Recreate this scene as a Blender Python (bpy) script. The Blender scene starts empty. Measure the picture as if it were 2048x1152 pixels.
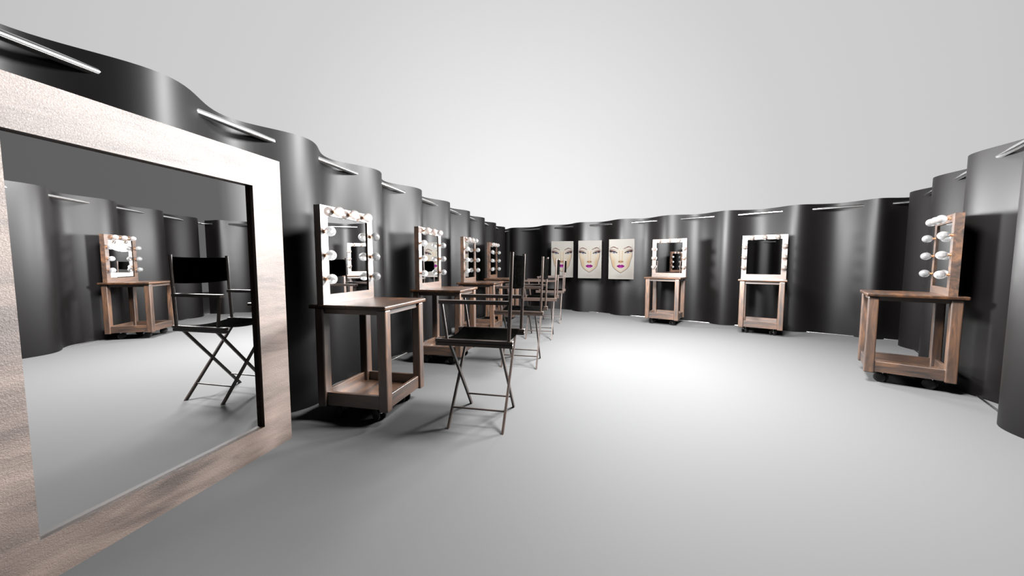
import bpy, bmesh, math, random
import numpy as np
from mathutils import Vector, Matrix

# ------------------------------------------------------------------ camera, sky, lights, exposure
S = 1.25                      # metres per working unit
Z0 = 0.2362                   # floor height in working units
scene = bpy.context.scene
col = scene.collection
R = math.radians

cam_d = bpy.data.cameras.new('camera')
cam_d.sensor_width = 36.0
cam_d.lens = 694.95 / 2048 * 36.0
cam_d.clip_start = 0.02
cam_d.clip_end = 200
cam = bpy.data.objects.new('camera', cam_d)
col.objects.link(cam)
cam.location = (0, 0, (1.2 - Z0) * S)
cam.rotation_euler = (math.pi / 2 - 0.07015, 0, 0)
scene.camera = cam

scene.view_settings.view_transform = 'Standard'
scene.view_settings.look = 'None'
scene.view_settings.gamma = 1.0
scene.view_settings.exposure = 0.0
scene.view_settings.use_curve_mapping = False
scene.display_settings.display_device = 'sRGB'
scene.cycles.diffuse_bounces = 0

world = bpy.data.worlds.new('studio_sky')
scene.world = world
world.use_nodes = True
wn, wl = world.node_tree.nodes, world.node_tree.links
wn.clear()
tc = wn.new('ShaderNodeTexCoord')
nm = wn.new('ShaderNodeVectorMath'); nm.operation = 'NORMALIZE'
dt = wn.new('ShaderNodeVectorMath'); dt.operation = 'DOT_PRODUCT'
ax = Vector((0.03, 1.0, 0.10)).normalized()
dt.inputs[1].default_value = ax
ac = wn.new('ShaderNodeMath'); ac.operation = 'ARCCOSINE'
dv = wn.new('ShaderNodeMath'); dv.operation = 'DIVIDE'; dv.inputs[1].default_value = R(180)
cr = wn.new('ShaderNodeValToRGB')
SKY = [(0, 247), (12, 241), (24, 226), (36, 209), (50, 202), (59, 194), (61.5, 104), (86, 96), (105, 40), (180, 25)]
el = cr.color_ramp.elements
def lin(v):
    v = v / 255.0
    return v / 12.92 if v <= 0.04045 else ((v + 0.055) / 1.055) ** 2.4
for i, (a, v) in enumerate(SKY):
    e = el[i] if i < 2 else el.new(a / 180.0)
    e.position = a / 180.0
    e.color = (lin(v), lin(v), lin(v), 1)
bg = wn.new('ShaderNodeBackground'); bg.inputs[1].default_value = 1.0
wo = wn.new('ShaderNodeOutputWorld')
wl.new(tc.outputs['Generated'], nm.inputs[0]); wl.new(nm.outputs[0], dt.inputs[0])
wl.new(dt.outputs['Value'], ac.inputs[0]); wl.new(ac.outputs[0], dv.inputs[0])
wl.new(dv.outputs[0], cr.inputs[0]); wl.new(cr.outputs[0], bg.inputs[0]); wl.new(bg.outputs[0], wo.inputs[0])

def W(x, y, z=None):
    """working units (origin under the camera) -> metres"""
    if z is None:
        return Vector((x * S, y * S, 0))
    return Vector((x * S, y * S, z * S))

def area(name, x, y, z, size, power, tx, ty, tz=0.0):
    ld = bpy.data.lights.new(name, 'AREA')
    ld.shape = 'DISK'; ld.size = size; ld.energy = power
    o = bpy.data.objects.new(name, ld); col.objects.link(o)
    o.location = W(x, y); o.location.z = z
    d = W(tx, ty); d.z = tz
    o.rotation_euler = (d - o.location).to_track_quat('-Z', 'Y').to_euler()
    return o
def point(name, x, y, z, radius, power):
    ld = bpy.data.lights.new(name, 'POINT')
    ld.shadow_soft_size = radius; ld.energy = power
    o = bpy.data.objects.new(name, ld); col.objects.link(o)
    o.location = W(x, y); o.location.z = z
    return o
point('unseen_light', 1.15, 3.50, 1.85, 0.20, 1100)  # unseen point lamps without fixtures, added to light stations, curtains and floor
point('unseen_light', 1.20, 5.60, 1.75, 0.20, 600)
point('unseen_light', 2.40, 4.30, 1.80, 0.30, 700)
point('unseen_light', 1.40, 2.15, 3.30, 0.45, 3500)
point('unseen_light', 1.90, 3.00, 3.60, 0.35, 900)

# ------------------------------------------------------------------ helpers
def tag(o, label=None, cat=None, group=None, kind=None):
    if label: o['label'] = label
    if cat: o['category'] = cat
    if group: o['group'] = group
    if kind: o['kind'] = kind
    return o

def empty(name, loc=(0, 0, 0), rz=0.0, scale=1.0):
    o = bpy.data.objects.new(name, None)
    o.empty_display_size = 0.1
    o.location = loc; o.rotation_euler = (0, 0, rz); o.scale = (scale,) * 3
    col.objects.link(o)
    return o

def link_mesh(name, bm, mat, parent=None, smooth=False):
    me = bpy.data.meshes.new(name)
    bmesh.ops.recalc_face_normals(bm, faces=bm.faces)
    bm.to_mesh(me); bm.free()
    me.materials.append(mat)
    if smooth:
        me.polygons.foreach_set('use_smooth', [True] * len(me.polygons))
        try:
            me.set_sharp_from_angle(angle=R(40))
        except Exception:
            pass
    o = bpy.data.objects.new(name, me)
    col.objects.link(o)
    if parent: o.parent = parent
    return o

def box(bm, a, b, bevel=0.0, seg=2):
    """axis-aligned box between corners a and b"""
    t = bmesh.new()
    bmesh.ops.create_cube(t, size=1.0)
    a = Vector(a); b = Vector(b)
    c = (a + b) / 2; s = b - a
    for v in t.verts:
        v.co = Vector((v.co.x * s.x, v.co.y * s.y, v.co.z * s.z)) + c
    if bevel > 0:
        bmesh.ops.bevel(t, geom=list(t.edges), offset=bevel, segments=seg, profile=0.5, affect='EDGES')
    merge(bm, t)

def merge(bm, t, mat=None):
    me = bpy.data.meshes.new('t')
    if mat is not None:
        bmesh.ops.transform(t, matrix=mat, verts=t.verts)
    t.to_mesh(me); t.free()
    bm.from_mesh(me)
    bpy.data.meshes.remove(me)

def bar(bm, p, q, w, h, bevel=0.0, up=(0, 0, 1), endlevel=None):
    """rectangular bar from p to q; w across, h along the 'up' side"""
    p = Vector(p); q = Vector(q); d = (q - p); L = d.length; d.normalize()
    side = Vector(up).cross(d).normalized(); u2 = d.cross(side).normalized()
    t = bmesh.new()
    bmesh.ops.create_cube(t, size=1.0)
    for v in t.verts:
        v.co = Vector((v.co.x * w, v.co.y * h, v.co.z * L))
    if bevel > 0:
        bmesh.ops.bevel(t, geom=list(t.edges), offset=bevel, segments=2, profile=0.5, affect='EDGES')
    m = Matrix((side, u2, d)).transposed().to_4x4()
    m.translation = (p + q) / 2
    if endlevel is not None:     # cut the ends level with the floor
        merge_t = bmesh.new(); merge(merge_t, t, m)
        zs = sorted(v.co.z for v in merge_t.verts)
        for v in merge_t.verts:
            if v.co.z < endlevel:
                k = (endlevel - v.co.z) / d.z
                v.co += d * k
            elif abs(v.co.z - min(p.z, q.z)) < h + w:
                k = (endlevel - v.co.z) / d.z
                v.co += d * k
        merge(bm, merge_t)
    else:
        merge(bm, t, m)

def rod(bm, p, q, r, seg=20, r2=None):
    p = Vector(p); q = Vector(q); d = q - p
    t = bmesh.new()
    bmesh.ops.create_cone(t, cap_ends=True, segments=seg, radius1=r, radius2=r if r2 is None else r2, depth=d.length)
    m = d.to_track_quat('Z', 'Y').to_matrix().to_4x4(); m.translation = (p + q) / 2
    merge(bm, t, m)

def lathe(bm, prof, axis_o, axis_d, seg=24):
    """revolve (radius, distance) profile about axis"""
    axis_d = Vector(axis_d).normalized()
    a = axis_d.orthogonal().normalized(); b = axis_d.cross(a)
    rings = []
    for (r, h) in prof:
        if r < 1e-5:
            rings.append([bm.verts.new(Vector(axis_o) + axis_d * h)])
        else:
            rings.append([bm.verts.new(Vector(axis_o) + axis_d * h + (a * math.cos(t) + b * math.sin(t)) * r)
                          for t in [2 * math.pi * i / seg for i in range(seg)]])
    for r0, r1 in zip(rings[:-1], rings[1:]):
        for i in range(seg):
            j = (i + 1) % seg
            if len(r0) == 1 and len(r1) == 1: continue
            if len(r0) == 1: bm.faces.new((r0[0], r1[i], r1[j]))
            elif len(r1) == 1: bm.faces.new((r0[i], r0[j], r1[0]))
            else: bm.faces.new((r0[i], r0[j], r1[j], r1[i]))

# ------------------------------------------------------------------ materials
def mat_new(name):
    m = bpy.data.materials.new(name); m.use_nodes = True
    return m, m.node_tree.nodes, m.node_tree.links, m.node_tree.nodes['Principled BSDF']

def simple(name, colr, rough=0.5, metal=0.0, spec=0.5, **k):
    m, n, l, p = mat_new(name)
    p.inputs['Base Color'].default_value = (*colr, 1)
    p.inputs['Roughness'].default_value = rough
    p.inputs['Metallic'].default_value = metal
    p.inputs['Specular IOR Level'].default_value = spec
    for a, b in k.items():
        p.inputs[a.replace('_', ' ')].default_value = b
    return m

def wood(name, axis='z', dark=(0.006, 0.003, 0.002), mid=(0.033, 0.0155, 0.008), light=(0.085, 0.038, 0.016),
         scale=9.0, rough=0.40, bump=0.06, spec=1.0, bump_scale=60.0, coat=0.0, ior=1.56, iso=False):
    m, n, l, p = mat_new(name)
    t = n.new('ShaderNodeTexCoord')
    mp = n.new('ShaderNodeMapping')
    sc = {'x': (0.16, 1, 1), 'y': (1, 0.16, 1), 'z': (1, 1, 0.16)}[axis]
    mp.inputs['Scale'].default_value = [s * scale for s in sc]
    info = n.new('ShaderNodeObjectInfo')
    l.new(t.outputs['Object'], mp.inputs[0])
    n1 = n.new('ShaderNodeTexNoise'); n1.inputs['Scale'].default_value = 1.0
    n1.inputs['Detail'].default_value = 6; n1.inputs['Roughness'].default_value = 0.62
    n1.inputs['Distortion'].default_value = ior
    l.new(mp.outputs[0], n1.inputs[0])
    n2 = n.new('ShaderNodeTexNoise'); n2.inputs['Scale'].default_value = 5.0
    n2.inputs['Detail'].default_value = 4; n2.inputs['Distortion'].default_value = 0.6
    l.new(mp.outputs[0], n2.inputs[0])
    mx = n.new('ShaderNodeMath'); mx.operation = 'MULTIPLY_ADD'
    mx.inputs[1].default_value = 0.35
    l.new(n2.outputs[0], mx.inputs[0]); l.new(n1.outputs[0], mx.inputs[2])
    c = n.new('ShaderNodeValToRGB'); e = c.color_ramp.elements
    e[0].position = 0.48; e[0].color = (*dark, 1)
    e[1].position = 0.90; e[1].color = (*light, 1)
    k = e.new(0.68); k.color = (*mid, 1)
    l.new(mx.outputs[0], c.inputs[0]); l.new(c.outputs[0], p.inputs['Base Color'])
    p.inputs['Roughness'].default_value = rough
    p.inputs['Specular IOR Level'].default_value = spec
    p.inputs['Coat Weight'].default_value = coat
    p.inputs['IOR'].default_value = ior
    b = n.new('ShaderNodeBump'); b.inputs['Strength'].default_value = bump
    b.inputs['Distance'].default_value = 0.004
    n3 = n.new('ShaderNodeTexNoise'); n3.inputs['Scale'].default_value = bump_scale / scale
    n3.inputs['Detail'].default_value = 5; n3.inputs['Roughness'].default_value = 0.65
    if iso:
        n3.inputs['Scale'].default_value = bump_scale; n3.inputs['Distortion'].default_value = 0.8
    l.new(t.outputs['Object'] if iso else mp.outputs[0], n3.inputs[0]); l.new(n3.outputs[0], b.inputs['Height'])
    l.new(b.outputs[0], p.inputs['Normal'])
    return m

M_floor = simple('white_floor', (0.053, 0.053, 0.053), rough=0.7, spec=0.03)
M_curtain = simple('black_satin_cloth', (0.0006, 0.0003, 0.0003), rough=0.49, spec=0.2)
M_chrome = simple('chrome', (0.82, 0.82, 0.82), rough=0.16, metal=1.0)
M_mirror = simple('mirror_silver', (0.93, 0.93, 0.93), rough=0.0, metal=1.0)
M_black = simple('black_rubber', (0.008, 0.008, 0.008), rough=0.5, spec=0.3)
M_paper = simple('poster_paper', (0.70, 0.68, 0.65), rough=0.7, spec=0.2)
W_x = wood('walnut_grain_x', 'x'); W_top = wood('walnut_tabletop', 'x', rough=0.33, ior=1.35, dark=(0.004, 0.002, 0.0012), mid=(0.02, 0.0085, 0.0035), light=(0.055, 0.022, 0.008)); W_y = wood('walnut_grain_y', 'y'); W_z = wood('walnut_grain_z', 'z')
W_chair_x = wood('chair_wood_x', 'x', scale=14, ior=1.42, dark=(0.008, 0.0045, 0.003), mid=(0.02, 0.0115, 0.008), light=(0.035, 0.021, 0.015))
W_chair_z = wood('chair_wood_z', 'z', scale=14, ior=1.42, dark=(0.008, 0.0045, 0.003), mid=(0.02, 0.0115, 0.008), light=(0.035, 0.021, 0.015))
W_big = wood('pale_frame_wood', 'x', scale=4.0, bump=0.55, bump_scale=150, iso=True, rough=0.58, ior=1.42,
             dark=(0.022, 0.013, 0.009), mid=(0.066, 0.046, 0.037), light=(0.108, 0.077, 0.062))

def mat_fabric():
    m, n, l, p = mat_new('speckled_black_canvas')
    t = n.new('ShaderNodeTexCoord')
    v = n.new('ShaderNodeTexNoise'); v.inputs['Scale'].default_value = 240; v.inputs['Detail'].default_value = 3
    v.inputs['Roughness'].default_value = 0.8
    l.new(t.outputs['Object'], v.inputs[0])
    c = n.new('ShaderNodeValToRGB'); e = c.color_ramp.elements
    e[0].position = 0.56; e[0].color = (0.0002, 0.0002, 0.0002, 1)
    e[1].position = 0.74; e[1].color = (0.035, 0.035, 0.033, 1)
    l.new(v.outputs[0], c.inputs[0]); l.new(c.outputs[0], p.inputs['Base Color'])
    p.inputs['Roughness'].default_value = 0.9; p.inputs['Specular IOR Level'].default_value = 0.0
    return m
M_fabric = mat_fabric()
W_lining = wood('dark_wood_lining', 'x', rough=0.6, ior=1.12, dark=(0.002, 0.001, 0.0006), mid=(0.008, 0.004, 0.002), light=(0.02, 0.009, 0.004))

def mat_bulb():
    m, n, l, p = mat_new('pearl_bulb_glass')
    p.inputs['Base Color'].default_value = (0.8, 0.8, 0.8, 1)
    p.inputs['Roughness'].default_value = 0.3
    p.inputs['Transmission Weight'].default_value = 0.93
    p.inputs['IOR'].default_value = 1.25
    p.inputs['Specular IOR Level'].default_value = 0.8
    return m
M_bulb = mat_bulb()

# ------------------------------------------------------------------ floor
bm = bmesh.new()
box(bm, (-9, -6, -0.05), (14, 16, 0.0))
fl = link_mesh('floor', bm, M_floor)
tag(fl, kind='structure')

# ------------------------------------------------------------------ curtains
A = 0.0894
ZT = (2.0136 - Z0) * S
ZR = (1.9451 - Z0) * S
RR = 0.0175 * S
def wave(events, first_sign):
    """offset(s) towards the room from zero crossings; alternates sign"""
    ev = np.array(events)
    def f(s):
        i = int(np.clip(np.searchsorted(ev, s) - 1, 0, len(ev) - 2))
        a, b = ev[i], ev[i + 1]
        sg = first_sign * (1 if i % 2 == 0 else -1)
        return sg * A * math.sin(math.pi * min(max((s - a) / (b - a), 0), 1))
    return f
def curtain_wall(P0, ang, s0, s1, f, label, rods=True, rs0=None, rs1=None):
    d = Vector((math.cos(ang), math.sin(ang), 0)); n = Vector((d.y, -d.x, 0))
    root = empty('curtain_partition', W(P0[0] + d.x * (s0 + s1) / 2, P0[1] + d.y * (s0 + s1) / 2))
    inv = -root.location
    N = int((s1 - s0) * 30)
    ss = np.linspace(s0, s1, N + 1)
    off = np.array([f(s) for s in ss])
    for _ in range(3):
        off[1:-1] = (off[:-2] + 2 * off[1:-1] + off[2:]) / 4
    bm = bmesh.new()
    zs = [0.004, ZT * 0.33, ZT * 0.66, ZT]
    th = 0.006
    fr, bk = [], []
    for s, o in zip(ss, off):
        P = Vector((P0[0], P0[1], 0)) + d * s + n * o
        fr.append([bm.verts.new(W(P.x, P.y, 0) + Vector((0, 0, z)) + n * th / 2 + inv) for z in zs])
        bk.append([bm.verts.new(W(P.x, P.y, 0) + Vector((0, 0, z)) - n * th / 2 + inv) for z in zs])
    for i in range(N):
        for j in range(3):
            bm.faces.new((fr[i][j], fr[i + 1][j], fr[i + 1][j + 1], fr[i][j + 1]))
            bm.faces.new((bk[i][j], bk[i][j + 1], bk[i + 1][j + 1], bk[i + 1][j]))
        bm.faces.new((fr[i][3], fr[i + 1][3], bk[i + 1][3], bk[i][3]))
        bm.faces.new((fr[i][0], bk[i][0], bk[i + 1][0], fr[i + 1][0]))
    for i in (0, N):
        for j in range(3):
            bm.faces.new((fr[i][j], fr[i][j + 1], bk[i][j + 1], bk[i][j]))
    link_mesh('curtain_fabric', bm, M_curtain, root, smooth=True)
    a = s0 if rs0 is None else rs0; b = s1 if rs1 is None else rs1
    pa = W(P0[0] + d.x * a, P0[1] + d.y * a) + inv; pb = W(P0[0] + d.x * b, P0[1] + d.y * b) + inv
    for z, nm_, r in ((ZR, 'curtain_rod', RR), (0.006, 'hem_rod', 0.010)):
        bm = bmesh.new(); rod(bm, pa + Vector((0, 0, z)), pb + Vector((0, 0, z)), r, 24)
        link_mesh(nm_, bm, M_chrome, root, smooth=True)
    tag(root, label, 'curtain', 'black curtain partitions around the room')
    return root
PL = (-1.4143, 2.3799); AL = 1.3603
PB = (3.7389, 5.1650); AB = -0.66587
PR = (4.10, 3.345); AR = 0.885
evL = [-1.011 - 0.39 * k for k in range(11, 0, -1)] + [-1.011]
ends = [-1.011, -0.23, 0.558, 1.327, 2.149, 2.98, 3.794, 4.605, 5.41]
evL = [-1.011 - 0.39 * k for k in range(10, 0, -1)]
for a, b in zip(ends[:-1], ends[1:]):
    evL += [a, a + 0.5 * (b - a)]
evL += [5.41, 5.80, 6.2]
# even index from ends[0]: towards room
sgn = 1 if evL.index(-1.011) % 2 == 0 else -1
curtain_wall(PL, AL, -4.7, 5.98, wave(evL, sgn), 'long black satin curtain on chrome rods behind the left row of makeup stations')
evB = [-5.2, -4.87, -4.476, -3.987, -3.59, -3.18, -2.788, -2.365, -1.953, -1.558, -1.133, -.69, -.33, .163, .527, 1.001, 1.276, 1.72]
curtain_wall(PB, AB, -5.10, 1.44, wave(evB, -1), 'black satin curtain on chrome rods along the far wall behind the face posters')
PRR = 0.885
def fR(s):
    return A * math.cos(2 * math.pi * (s + 0.05) / PRR)
curtain_wall(PR, AR, -7.1, 1.20, lambda s: -fR(s), 'black satin curtain on chrome rods behind the lone makeup station at right')
# rear partition (behind the viewpoint), closes the room
La = Vector((PL[0] + math.cos(AL) * -4.7, PL[1] + math.sin(AL) * -4.7, 0))
Ra = Vector((PR[0] + math.cos(AR) * -7.1, PR[1] + math.sin(AR) * -7.1, 0))
dd = La - Ra
curtain_wall((Ra.x, Ra.y), math.atan2(dd.y, dd.x), 0, dd.length, lambda s: A * math.sin(2 * math.pi * s / 0.8), 'short black satin curtain closing the open end behind the viewpoint')

# ------------------------------------------------------------------ makeup station
# local frame: x = width (viewer's right), y = towards the wall (back), origin on the floor under the tabletop's back edge centre
V = dict(W=.5155, D=.5132, zt=.9545 - Z0, t=.0255, Wm=.5016, Dm=.0444, Hm=.5922, e=.0585, lw=.474, lf=.5006, lb=.0232, zb=.3171 - Z0,
         a=.0582, b=.0591, fr=.0577, frb=.0571)
def pv(u, v, z):
    return Vector((u * S, -v * S, z * S))
def vbox(bm, u0, u1, v0, v1, z0, z1, bevel=0.0, seg=2):
    a = pv(u0, v0, z0); b = pv(u1, v1, z1)
    box(bm, (min(a.x, b.x), min(a.y, b.y), min(a.z, b.z)), (max(a.x, b.x), max(a.y, b.y), max(a.z, b.z)), bevel, seg)
def make_station():
    d = V
    root = empty('makeup_station')
    zt, t = d['zt'], d['t']
    bm = bmesh.new(); vbox(bm, -d['W'] / 2, d['W'] / 2, 0, d['D'], zt - t, zt, 0.009, 3)
    link_mesh('tabletop', bm, W_top, root)
    # apron, a board set in between the legs
    ins = 0.030; at = 0.018; ah = 0.032
    lw, lf, lb = d['lw'], d['lf'], d['lb']
    bm = bmesh.new()
    x0, x1 = -lw / 2 + ins, lw / 2 - ins
    y0, y1 = lb + ins, lf - ins
    vbox(bm, x0, x1, y1 - at, y1 + 0.012, zt - t - ah, zt - t)
    vbox(bm, x0, x1, y0, y0 + at, zt - t - ah, zt - t)
    vbox(bm, x0 - 0.012, x0 + at, y0 + at, y1 - at, zt - t - ah, zt - t)
    vbox(bm, x1 - at, x1 + 0.012, y0 + at, y1 - at, zt - t - ah, zt - t)
    link_mesh('apron', bm, W_x, root)
    for sx in (-1, 1):
        for back in (0, 1):
            u1 = sx * lw / 2; u0 = u1 - sx * d['a']
            v0, v1 = (lb, lb + d['b']) if back else (lf - d['b'], lf)
            bm = bmesh.new(); vbox(bm, min(u0, u1), max(u0, u1), v0, v1, d['zb'], zt - t, 0.010, 3)
            link_mesh('leg', bm, W_z, root)
    zr0, zr1 = d['zb'] + 0.010, d['zb'] + 0.093
    ri = 0.014; rt = 0.022
    for nm_, args, mt in (('shelf_rail', (-lw / 2 + d['a'], lw / 2 - d['a'], lf - ri - rt, lf - ri), W_x),
                          ('shelf_rail', (-lw / 2 + d['a'], lw / 2 - d['a'], lb + ri, lb + ri + rt), W_x),
                          ('shelf_rail', (-lw / 2 + ri, -lw / 2 + ri + rt, lb + d['b'] - .001, lf - d['b'] + .001), W_y),
                          ('shelf_rail', (lw / 2 - ri - rt, lw / 2 - ri, lb + d['b'] - .001, lf - d['b'] + .001), W_y)):
        bm = bmesh.new(); vbox(bm, *args, zr0, zr1, 0.002, 1)
        link_mesh(nm_, bm, mt, root)
    bm = bmesh.new(); vbox(bm, -lw / 2 + ri + rt, lw / 2 - ri - rt, lb + ri + rt, lf - ri - rt, d['zb'] + 0.012, d['zb'] + 0.032)
    link_mesh('lower_shelf', bm, W_x, root)
    # castors
    ca = Vector((0.9, -0.42, 0)).normalized()      # axle direction
    tr = Vector((ca.y, -ca.x, 0))                   # trail
    for cu in (-0.155, 0.145):
        for cv in (0.385, 0.125):
            top = pv(cu, cv, d['zb'] + 0.012); wr = 0.038 * S
            c = Vector((top.x, top.y, wr)) + tr * 0.010
            bm = bmesh.new()
            rod(bm, top, (top.x, top.y, wr * 1.6), 0.012, 14)
            rod(bm, c - ca * 0.034, c + ca * 0.034, 0.009, 12)
            # curved mudguard over the wheels
            t = bmesh.new()
            seg = 10; rr = wr * 1.12
            prev = None
            for i in range(seg + 1):
                a_ = R(20 + 140 * i / seg)
                pt_ = c + tr * math.cos(a_) * rr + Vector((0, 0, math.sin(a_) * rr))
                cur = [t.verts.new(pt_ - ca * 0.017), t.verts.new(pt_ + ca * 0.017)]
                if prev: t.faces.new((prev[0], prev[1], cur[1], cur[0]))
                prev = cur
            r_ = bmesh.ops.solidify(t, geom=list(t.faces), thickness=0.003)
            merge(bm, t)
            k = link_mesh('castor', bm, M_chrome, root, smooth=True)
            for sg in (-1, 1):
                bm = bmesh.new()
                lathe(bm, [(0, -0.010), (wr * 0.8, -0.010), (wr, -0.005), (wr, 0.005), (wr * 0.8, 0.010), (0, 0.010)],
                      c + ca * sg * 0.027, ca, 20)
                link_mesh('wheel', bm, M_black, k, smooth=True)
    # mirror frame
    Wm, Dm, Hm, e, fr, frb = d['Wm'], d['Dm'], d['Hm'], d['e'], d['fr'], d['frb']
    bm = bmesh.new()
    frame_mesh(bm, Wm, e, Dm, zt, Hm, fr, fr, frb, 0.006)
    f = link_mesh('mirror_frame', bm, W_x, root); f.data.materials.append(W_lining)
    bm = bmesh.new()
    vbox(bm, -Wm / 2 + fr - .002, Wm / 2 - fr + .002, e + Dm - 0.012, e + Dm - 0.008, zt + frb - .002, zt + Hm - fr + .002)
    link_mesh('mirror_glass', bm, M_mirror, f)
    for (u, z) in [(-.143, 1.2805), (0, 1.2805), (.143, 1.2805)] + [(s_ * .2235, z_) for s_ in (-1, 1) for z_ in (1.155, 1.013, .871)]:
        o = pv(u, e + Dm, z)
        r = 0.0305 * S; pr = 0.042 * S
        bm = bmesh.new()
        lathe(bm, [(0, 0), (0.013, 0), (0.0135, 0.004), (0.0095, 0.006), (0.0095, 0.024), (0, 0.024)], o, (0, -1, 0), 16)
        link_mesh('bulb_socket', bm, M_socket, f, smooth=True)
        bm = bmesh.new()
        prof = [(0.0, 0.010), (0.0085, 0.010)] + [(r * math.sin(R(18 + 162 * i / 14)) if i < 14 else 0.0, pr - r * math.cos(R(18 + 162 * i / 14))) for i in range(15)]
        lathe(bm, prof, o, (0, -1, 0), 24)
        link_mesh('light_bulb', bm, M_bulb, f, smooth=True)
    return root

def frame_mesh(bm, Wm, e, Dm, z, Hm, fs, ft, fb, back):
    """picture frame of four mitred-looking boards with a backboard"""
    o = [(-Wm / 2, z), (Wm / 2, z), (Wm / 2, z + Hm), (-Wm / 2, z + Hm)]
    i_ = [(-Wm / 2 + fs, z + fb), (Wm / 2 - fs, z + fb), (Wm / 2 - fs, z + Hm - ft), (-Wm / 2 + fs, z + Hm - ft)]
    def ring(pts, v): return [bm.verts.new(pv(p[0], v, p[1])) for p in pts]
    of, inf = ring(o, e + Dm), ring(i_, e + Dm)
    ob, inb = ring(o, e), ring(i_, e + back)
    for k in range(4):
        j = (k + 1) % 4
        bm.faces.new((of[k], of[j], inf[j], inf[k]))
        bm.faces.new((of[k], ob[k], ob[j], of[j]))
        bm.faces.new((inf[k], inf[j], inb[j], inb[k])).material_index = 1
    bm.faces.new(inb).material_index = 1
    bm.faces.new(ob)
M_socket = simple('copper_socket', (0.42, 0.20, 0.10), rough=0.3, metal=0.9)

def copy_tree(o, parent=None):
    c = o.copy(); col.objects.link(c)
    if parent: c.parent = parent
    for ch in list(o.children):
        copy_tree(ch, c)
    return c

stations = [
    ((-1.171621, 2.32817677, -0.2133), 1.0, 'walnut makeup station with lit-bulb mirror beside the big leaning-frame mirror, nearest of left row', None),
    ((-0.92015843, 3.53842706, -0.2114), 1.0, 'walnut makeup station behind the nearest director chair, second in the left row', None),
    ((-0.67059374, 4.76235715, -0.2104), 1.0, 'walnut makeup station third in the left row, its mirror edged in white bulbs', None),
    ((-0.41505865, 5.97008863, -0.2095), 1.0, 'walnut makeup station farthest along the left row near the corner', None),
    ((2.64609861, 5.8263756, -2.2113), 1.04332, 'pale lit makeup station on castors just right of the three face posters', None),
    ((3.64730216, 5.0484901, -2.2141), 1.04332, 'makeup station with pinkish frame against far curtain, right of the pale one', None),
    ((3.41869052, 2.6441947, -3.8469), 1.01167, 'brown makeup station seen from its side against the right curtain', None)]
LABELS = ['walnut makeup station with round bulbs standing right beside the large floor mirror',
          'walnut makeup station partly behind the nearest director chair, second in the left row',
          'walnut makeup station third in the left row with mirror ringed by bulbs',
          'walnut makeup station farthest down the left row, closest to the back corner',
          'brightly lit makeup station on castors just right of the three face posters',
          'makeup station alone against the far curtain, between the brightly lit and the brown station',
          'brown makeup station seen side-on against the right-hand curtain']
proto = make_station()
for i, ((x, y, th), sc, _, _) in enumerate(stations):
    o = proto if i == 0 else copy_tree(proto)
    o.location = W(x, y); o.rotation_euler = (0, 0, th + math.pi / 2); o.scale = (sc,) * 3
    tag(o, LABELS[i], 'makeup table', 'makeup stations around the room')

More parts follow.
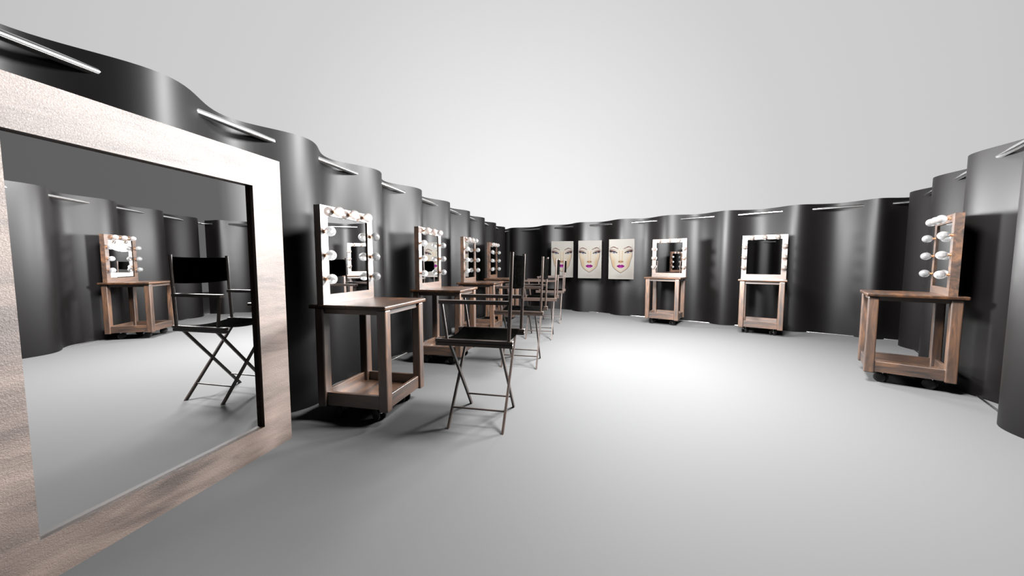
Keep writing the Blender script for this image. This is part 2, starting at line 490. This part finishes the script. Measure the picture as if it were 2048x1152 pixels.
# ------------------------------------------------------------------ director chair
# local frame: x = sitter's left, -y = front, origin on floor at the rear end of the side rails
Cc = dict(RL=.4561, zr=.7701 - Z0, tr=.0392, CW=.4082, zp=1.2623 - Z0, fu=.1899, fvf=.3892, fvr=.0614, az=.9931 - Z0, af=.4379)
def make_chair():
    d = Cc
    root = empty('director_chair')
    hw = d['CW'] / 2
    for sg in (-1, 1):
        bm = bmesh.new()
        h2 = d['tr'] / 2
        vbox(bm, sg * hw - sg * 0.030 if sg > 0 else sg * hw, sg * hw if sg > 0 else sg * hw + 0.030, 0, d['RL'], d['zr'] - h2 + .0008, d['zr'], 0.0022, 1)
        vbox(bm, (hw - 0.030 + .001) * sg, (hw - .0016) * sg, 0.001, d['RL'] - .001, d['zr'] - 2 * h2, d['zr'] - h2 - .0008, 0.0022, 1)
        link_mesh('side_rail', bm, W_chair_x if False else W_chair_y, root)
        # back post, leaning slightly backwards
        bm = bmesh.new()
        rod(bm, pv(sg * (hw - .012), 0.024, d['zr'] - .004), pv(sg * (hw - .012), 0.006, d['zp']), 0.0105 * S, 16)
        link_mesh('back_post', bm, W_chair_z, root, smooth=True)
        # armrest
        bm = bmesh.new()
        t = bmesh.new()
        aw = 0.036
        pts = [(-aw / 2, 0.015), (aw / 2, 0.015)]
        for i in range(9):
            a_ = math.pi * i / 8
            pts.append((aw / 2 * math.cos(a_), d['af'] - aw / 2 * 0.6 + aw / 2 * 0.6 * math.sin(a_)))
        lo = [t.verts.new(pv(sg * (hw - .016) + p[0], p[1], d['az'] - 0.021)) for p in pts]
        hi = [t.verts.new(pv(sg * (hw - .016) + p[0], p[1], d['az'])) for p in pts]
        t.faces.new(lo); t.faces.new(hi)
        for k in range(len(pts)):
            j = (k + 1) % len(pts)
            t.faces.new((lo[k], lo[j], hi[j], hi[k]))
        merge(bm, t)
        link_mesh('armrest', bm, W_chair_y, root)
        bm = bmesh.new()
        bar(bm, pv(sg * (hw - .014), 0.388, d['zr'] - .003), pv(sg * (hw - .014), 0.418, d['az'] - .015), 0.018, 0.018, 0.002, up=(0, 1, 0))
        link_mesh('arm_post', bm, W_chair_z, root)
    # seat canvas, sagging a little
    bm = bmesh.new(); n = 14; g = []
    xs = np.linspace(-hw + .018, hw - .018, n + 1)
    for i, x in enumerate(xs):
        k = 1 - (x / (hw - .018)) ** 2
        row = []
        for j in range(13):
            v = 0.035 + (0.385) * j / 12
            row.append(bm.verts.new(pv(x, v, d['zr'] + 0.002 - 0.022 * k)))
        g.append(row)
    for i in range(n):
        for j in range(12):
            bm.faces.new((g[i][j], g[i + 1][j], g[i + 1][j + 1], g[i][j + 1]))
    bmesh.ops.solidify(bm, geom=list(bm.faces), thickness=0.004)
    link_mesh('seat', bm, M_fabric, root, smooth=True)
    # backrest canvas between the back posts
    bm = bmesh.new(); g = []
    for i in range(n + 1):
        x = -hw + .012 + (2 * hw - .024) * i / n
        k = 1 - (x / (hw - .012)) ** 2
        row = []
        for j in range(11):
            z = d['zp'] - 0.014 - 0.182 * j / 10
            zz = z - 0.004 * k * (1 - j / 10) - 0.012 * k * j / 10
            v0 = 0.006 + (d['zp'] - z) * 0.037
            row.append(bm.verts.new(pv(x, v0 - 0.030 * k, zz)))
        g.append(row)
    for i in range(n):
        for j in range(10):
            bm.faces.new((g[i][j], g[i + 1][j], g[i + 1][j + 1], g[i][j + 1]))
    bmesh.ops.solidify(bm, geom=list(bm.faces), thickness=0.004)
    link_mesh('backrest', bm, M_fabric, root, smooth=True)
    # crossed legs
    lw_, lt = 0.020 * S, 0.013 * S
    ztop = d['zr'] - d['tr'] - 0.002
    for v0, dv in ((d['fvf'], -0.0186), (d['fvr'], 0.0119)):
        for sg in (-1, 1):
            v = v0 if sg > 0 else v0 + dv
            p = pv(sg * d['fu'], v, 0.0); q = pv(-sg * (hw - 0.022), v, ztop + .004)
            t = bmesh.new()
            dx = lw_ * 0.56
            # parallelogram section leg with level ends
            vs = []
            for P in (p, q):
                for (a_, b_) in ((-1, -1), (1, -1), (1, 1), (-1, 1)):
                    vs.append(t.verts.new(P + Vector((a_ * dx, b_ * lt / 2, 0))))
            for f in ((0, 1, 2, 3), (4, 5, 6, 7), (0, 1, 5, 4), (1, 2, 6, 5), (2, 3, 7, 6), (3, 0, 4, 7)):
                t.faces.new([vs[k] for k in f])
            link_mesh('leg', t, W_chair_z, root)
    for sg in (-1, 1):
        k = 0.20
        x = sg * (d['fu'] * (1 - k) - (hw - .022) * k)
        z = k * ztop
        vf = d['fvf'] + (0 if sg > 0 else -0.0186); vr = d['fvr'] + (0 if sg > 0 else 0.0119)
        bm = bmesh.new()
        rod(bm, pv(x, vf - .003, z), pv(x, vr + .003, z), 0.0055 * S, 12)
        link_mesh('stretcher', bm, W_chair_y, root, smooth=True)
    return root
W_chair_y = wood('chair_wood_y', 'y', scale=14, ior=1.42, dark=(0.008, 0.0045, 0.003), mid=(0.02, 0.0115, 0.008), light=(0.035, 0.021, 0.015))
chairs = [(0.04491206, 2.08143925, 2.9363), (0.32084442, 3.2893774, 2.9355), (0.59608528, 4.49753576, 2.9343), (0.86987889, 5.69393852, 2.9300)]
CL = ['tall wooden director chair with speckled black canvas, nearest and largest of the four',
      'tall wooden director chair with black canvas, second in the row, right behind the nearest chair',
      'tall wooden director chair with black canvas, third in the row',
      'tall wooden director chair with black canvas, last in the row beside the leftmost face poster']
cp = make_chair()
for i, (x, y, th) in enumerate(chairs):
    o = cp if i == 0 else copy_tree(cp)
    o.location = W(x, y); o.rotation_euler = (0, 0, th + math.pi / 2)
    tag(o, CL[i], 'director chair', 'director chairs facing the left makeup stations')

# ------------------------------------------------------------------ large floor mirror
P = Vector((-1.21869, 1.86187, 0)); th = -0.2128
n2 = Vector((math.cos(th), math.sin(th), 0)); r2 = Vector((-n2.y, n2.x, 0))
WID = 0.900 + 0.158; HT = 1.496; TK = 0.075
cen = P - r2 * (WID / 2) - n2 * TK
fm = empty('floor_mirror', W(cen.x, cen.y), th + math.pi / 2)
bm = bmesh.new()
frame_mesh(bm, WID, 0, TK, 0, HT, 0.158, 0.156, 0.139, 0.010)
link_mesh('mirror_frame', bm, W_big, fm).data.materials.append(W_lining)
bm = bmesh.new(); vbox(bm, -WID / 2 + .156, WID / 2 - .156, TK - 0.0265, TK - 0.0225, 0.137, HT - 0.154)
link_mesh('mirror_glass', bm, M_mirror, fm)
tag(fm, 'huge floor mirror in a broad pale wooden frame at the left edge', 'floor mirror')

# ------------------------------------------------------------------ face posters
def paint(nx, ny):
    X, Y = np.meshgrid(np.linspace(0, 1, nx), np.linspace(0, 1, ny), indexing='ij')   # Y from the top
    asp = 1.52
    Cn = np.ones((nx, ny, 3)) * np.array([224, 219, 211.0])
    def mix(mask, c):
        m = np.clip(mask, 0, 1)[..., None]
        Cn[:] = Cn * (1 - m) + np.array(c, float) * m
    def interp(pts, t):
        p = np.array(pts); return np.interp(t, p[:, 0], p[:, 1])
    def seg(pts, w, soft=0.006):
        pts = [(x, y * asp) for x, y in pts]; YY = Y * asp
        D = np.full(X.shape, 9.0)
        for (x0, y0), (x1, y1) in zip(pts[:-1], pts[1:]):
            dx, dy = x1 - x0, y1 - y0
            t = np.clip(((X - x0) * dx + (YY - y0) * dy) / (dx * dx + dy * dy), 0, 1)
            D = np.minimum(D, np.hypot(X - x0 - t * dx, YY - y0 - t * dy))
        return 1 - np.clip((D - w) / soft, 0, 1)
    def blob(cx, cy, rx, ry, pw=2.0, rot=0.0):
        dx, dy = X - cx, (Y - cy)
        c, s = math.cos(rot), math.sin(rot)
        a, b = (dx * c + dy * asp * s) / rx, (-dx * s + dy * asp * c) / (ry * asp)
        return np.exp(-(np.abs(a) ** pw + np.abs(b) ** pw))
    # half width of the face at each height
    lw_ = [(0.14, .44), (0.30, .43), (0.42, .44), (0.55, .375), (0.67, .335), (0.74, .25), (0.80, .12), (0.845, .0)]
    half = interp(lw_, Y); cx = 0.485
    dist = half - np.abs(X - cx)
    inside = np.clip(dist / 0.02, 0, 1) * (Y > 0.2) * (Y < 0.845)
    skin = np.clip((Y - 0.2) / 0.1, 0, 1) * inside
    mix(skin * 0.45, (238, 226, 204))
    mix(skin * np.exp(-(dist / 0.08) ** 2) * np.clip((Y - .30) / .1, 0, 1) * 0.75, (216, 182, 142))
    mix(blob(.20, .60, .09, .14) * inside * 0.5, (212, 172, 126))
    mix(blob(.78, .60, .09, .14) * inside * 0.5, (212, 172, 126))
    # nose
    for sx, st in ((-1, .75), (1, .9)):
        mix(seg([(cx + sx * .05, .30), (cx + sx * .045, .45), (cx + sx * .04, .55)], 0.0, 0.04) * 0.6 * st, (216, 176, 130))
    mix(seg([(cx, .28), (cx, .52)], 0.012, 0.03) * 0.5, (247, 238, 222))
    mix(blob(cx, .565, .085, .03) * 0.8, (196, 138, 92))
    mix(blob(cx - .065, .562, .028, .010) + blob(cx + .065, .562, .028, .010), (74, 44, 32))
    # eyes
    for sx in (-1, 1):
        ex = cx + sx * 0.275
        mix(blob(ex + sx * .06, .285, .13, .034, 2, sx * -.18) * 0.8, (150, 118, 108))
        mix(blob(ex + sx * .13, .295, .05, .028, 2, 0) * 0.9, (70, 46, 48))
        mix(blob(ex - sx * .02, .325, .105, .022, 2.6) * 0.95, (238, 234, 232))
        mix(blob(ex, .327, .038, .019, 3), (120, 140, 172))
        mix(blob(ex, .327, .018, .009, 3), (40, 46, 66))
        mix(seg([(ex - sx * .12, .338), (ex - sx * .04, .312), (ex + sx * .05, .306), (ex + sx * .12, .312), (ex + sx * .165, .298)], 0.007, 0.014), (24, 18, 28))
        mix(seg([(ex - sx * .09, .346), (ex, .352), (ex + sx * .10, .335)], 0.001, 0.014) * .6, (110, 90, 96))
        # brow
        mix(seg([(cx + sx * .12, .240), (cx + sx * .20, .215), (cx + sx * .30, .192)], 0.006, 0.016) * .85, (132, 94, 84))
        mix(seg([(cx + sx * .24, .202), (cx + sx * .31, .190), (cx + sx * .40, .215)], 0.006, 0.014) * .9, (104, 66, 58))
    # lips
    ly = .672
    up = .045 * np.clip(1 - ((X - cx) / .165) ** 2, 0, 1) * (1 - .35 * np.exp(-((X - cx) / .03) ** 2))
    dn = .052 * np.clip(1 - ((X - cx) / .165) ** 2, 0, 1) ** .8
    m = (np.clip((Y - (ly - up)) / .008, 0, 1)) * (np.clip(((ly + dn) - Y) / .008, 0, 1)) * (np.abs(X - cx) < .165)
    mix(m, (158, 40, 138))
    mix(m * blob(cx, ly + .022, .06, .016) * .9, (224, 120, 214))
    mix(m * blob(cx - .03, ly - .022, .05, .010) * .6, (205, 95, 195))
    mix(m * seg([(cx - .15, ly), (cx, ly + .006), (cx + .15, ly)], .002, .010), (88, 14, 84))
    # contour line, neck tint, and shading painted into the paper's lower right
    pl = [(cx - h_, y_) for y_, h_ in lw_]; pr_ = [(cx + h_, y_) for y_, h_ in lw_]
    def sm(pts):
        out = []
        for y_ in np.linspace(.14, .845, 40): out.append((float(np.interp(y_, [p[1] for p in pts], [p[0] for p in pts])), float(y_)))
        return out
    mix(seg(sm(pl), 0.002, 0.009) * .85 * np.clip((Y - .12) / .2, .3, 1), (60, 58, 74))
    mix(seg(sm(pr_), 0.002, 0.009) * .85 * np.clip((Y - .12) / .2, .3, 1), (60, 58, 74))
    mix(blob(.45, .93, .2, .05) * .35, (180, 170, 162))
    mix(blob(.9, .90, .3, .2) * .35, (176, 166, 158))
    return Cn
def mat_poster():
    m, n, l, p = mat_new('face_chart_print')
    a = n.new('ShaderNodeVertexColor'); a.layer_name = 'print'
    l.new(a.outputs[0], p.inputs['Base Color'])
    p.inputs['Roughness'].default_value = 0.8; p.inputs['Specular IOR Level'].default_value = 0.0
    return m
M_poster = mat_poster()
NX, NY = 111, 171
PIX = paint(NX, NY)
def lin3(c):
    c = c / 255.0
    return np.where(c <= 0.04045, c / 12.92, ((c + 0.055) / 1.055) ** 2.4)
PIXL = lin3(PIX) * 0.072
def make_poster_mesh(w, h):
    me = bpy.data.meshes.new('face_poster')
    vs, fs = [], []
    for i in range(NX):
        for j in range(NY):
            u = i / (NX - 1); v = j / (NY - 1)
            bend = 0.012 * math.sin(u * math.pi * 1.5) * v
            vs.append(((u - .5) * w, -0.004 - bend, h * (1 - v)))
    nb = len(vs)
    for i in range(NX - 1):
        for j in range(NY - 1):
            a = i * NY + j; fs.append((a, a + 1, a + NY + 1, a + NY))
    # back sheet and edges
    for i in range(NX):
        for j in (0, NY - 1):
            x, y, z = vs[i * NY + j]; vs.append((x, y + 0.004, z))
    def B(i, top): return nb + 2 * i + (0 if top else 1)
    for i in range(NX - 1):
        fs.append((B(i, 1), B(i, 0), B(i + 1, 0), B(i + 1, 1))[::-1])
        fs.append((i * NY, (i + 1) * NY, B(i + 1, 1), B(i, 1)))
        fs.append((i * NY + NY - 1, B(i, 0), B(i + 1, 0), (i + 1) * NY + NY - 1))
    me.from_pydata(vs, [], fs)
    ca = me.color_attributes.new('print', 'FLOAT_COLOR', 'POINT')
    arr = np.ones((len(vs), 4), np.float32) * 0.7
    arr[:nb, :3] = PIXL.reshape(-1, 3)
    arr[:, 3] = 1
    ca.data.foreach_set('color', arr.ravel())
    me.materials.append(M_poster)
    me.polygons.foreach_set('use_smooth', [True] * len(me.polygons))
    return me
f_, p_ = 694.95, .07015
def unproj_y(px, py, y):
    a = (px - 1024) / f_; b = -(py - 576) / f_
    dx, dy, dz = a, math.cos(p_) + b * math.sin(p_), -math.sin(p_) + b * math.cos(p_)
    t = y / dy
    return dx * t, y, (1.2 - Z0) + dz * t
# centre columns of the three posters on the far wall
PN = Vector((0.6177, 0.7864))
POST = [(1124.1, 555.0, 6.09, 2, .722), (1178.8, 556.6, 6.17, 18, .722), (1241.5, 558.4, 6.17, 22, .728)]
PLAB = ['white face-chart poster with purple lips, leftmost of three, above the farthest director chair',
        'white face-chart poster with purple lips, middle of the three on the far curtain',
        'white face-chart poster with purple lips, rightmost of three, next to the brightly lit makeup station']
pm = make_poster_mesh(0.605 * 0.722 * S, 0.722 * S)
for (px, pyb, nd, yaw, h), lab in zip(POST, PLAB):
    a = (px - 1024) / f_
    # ground direction is (a/cos p, 1) up to the small pitch term
    y = nd / (PN.y + PN.x * a)
    x, y, z = unproj_y(px, pyb, y)
    o = bpy.data.objects.new('face_poster', pm); col.objects.link(o)
    o.location = W(x, y, z); o.rotation_euler = (0, 0, -R(yaw))
    tag(o, lab, 'poster', 'face-chart posters on the far curtain')
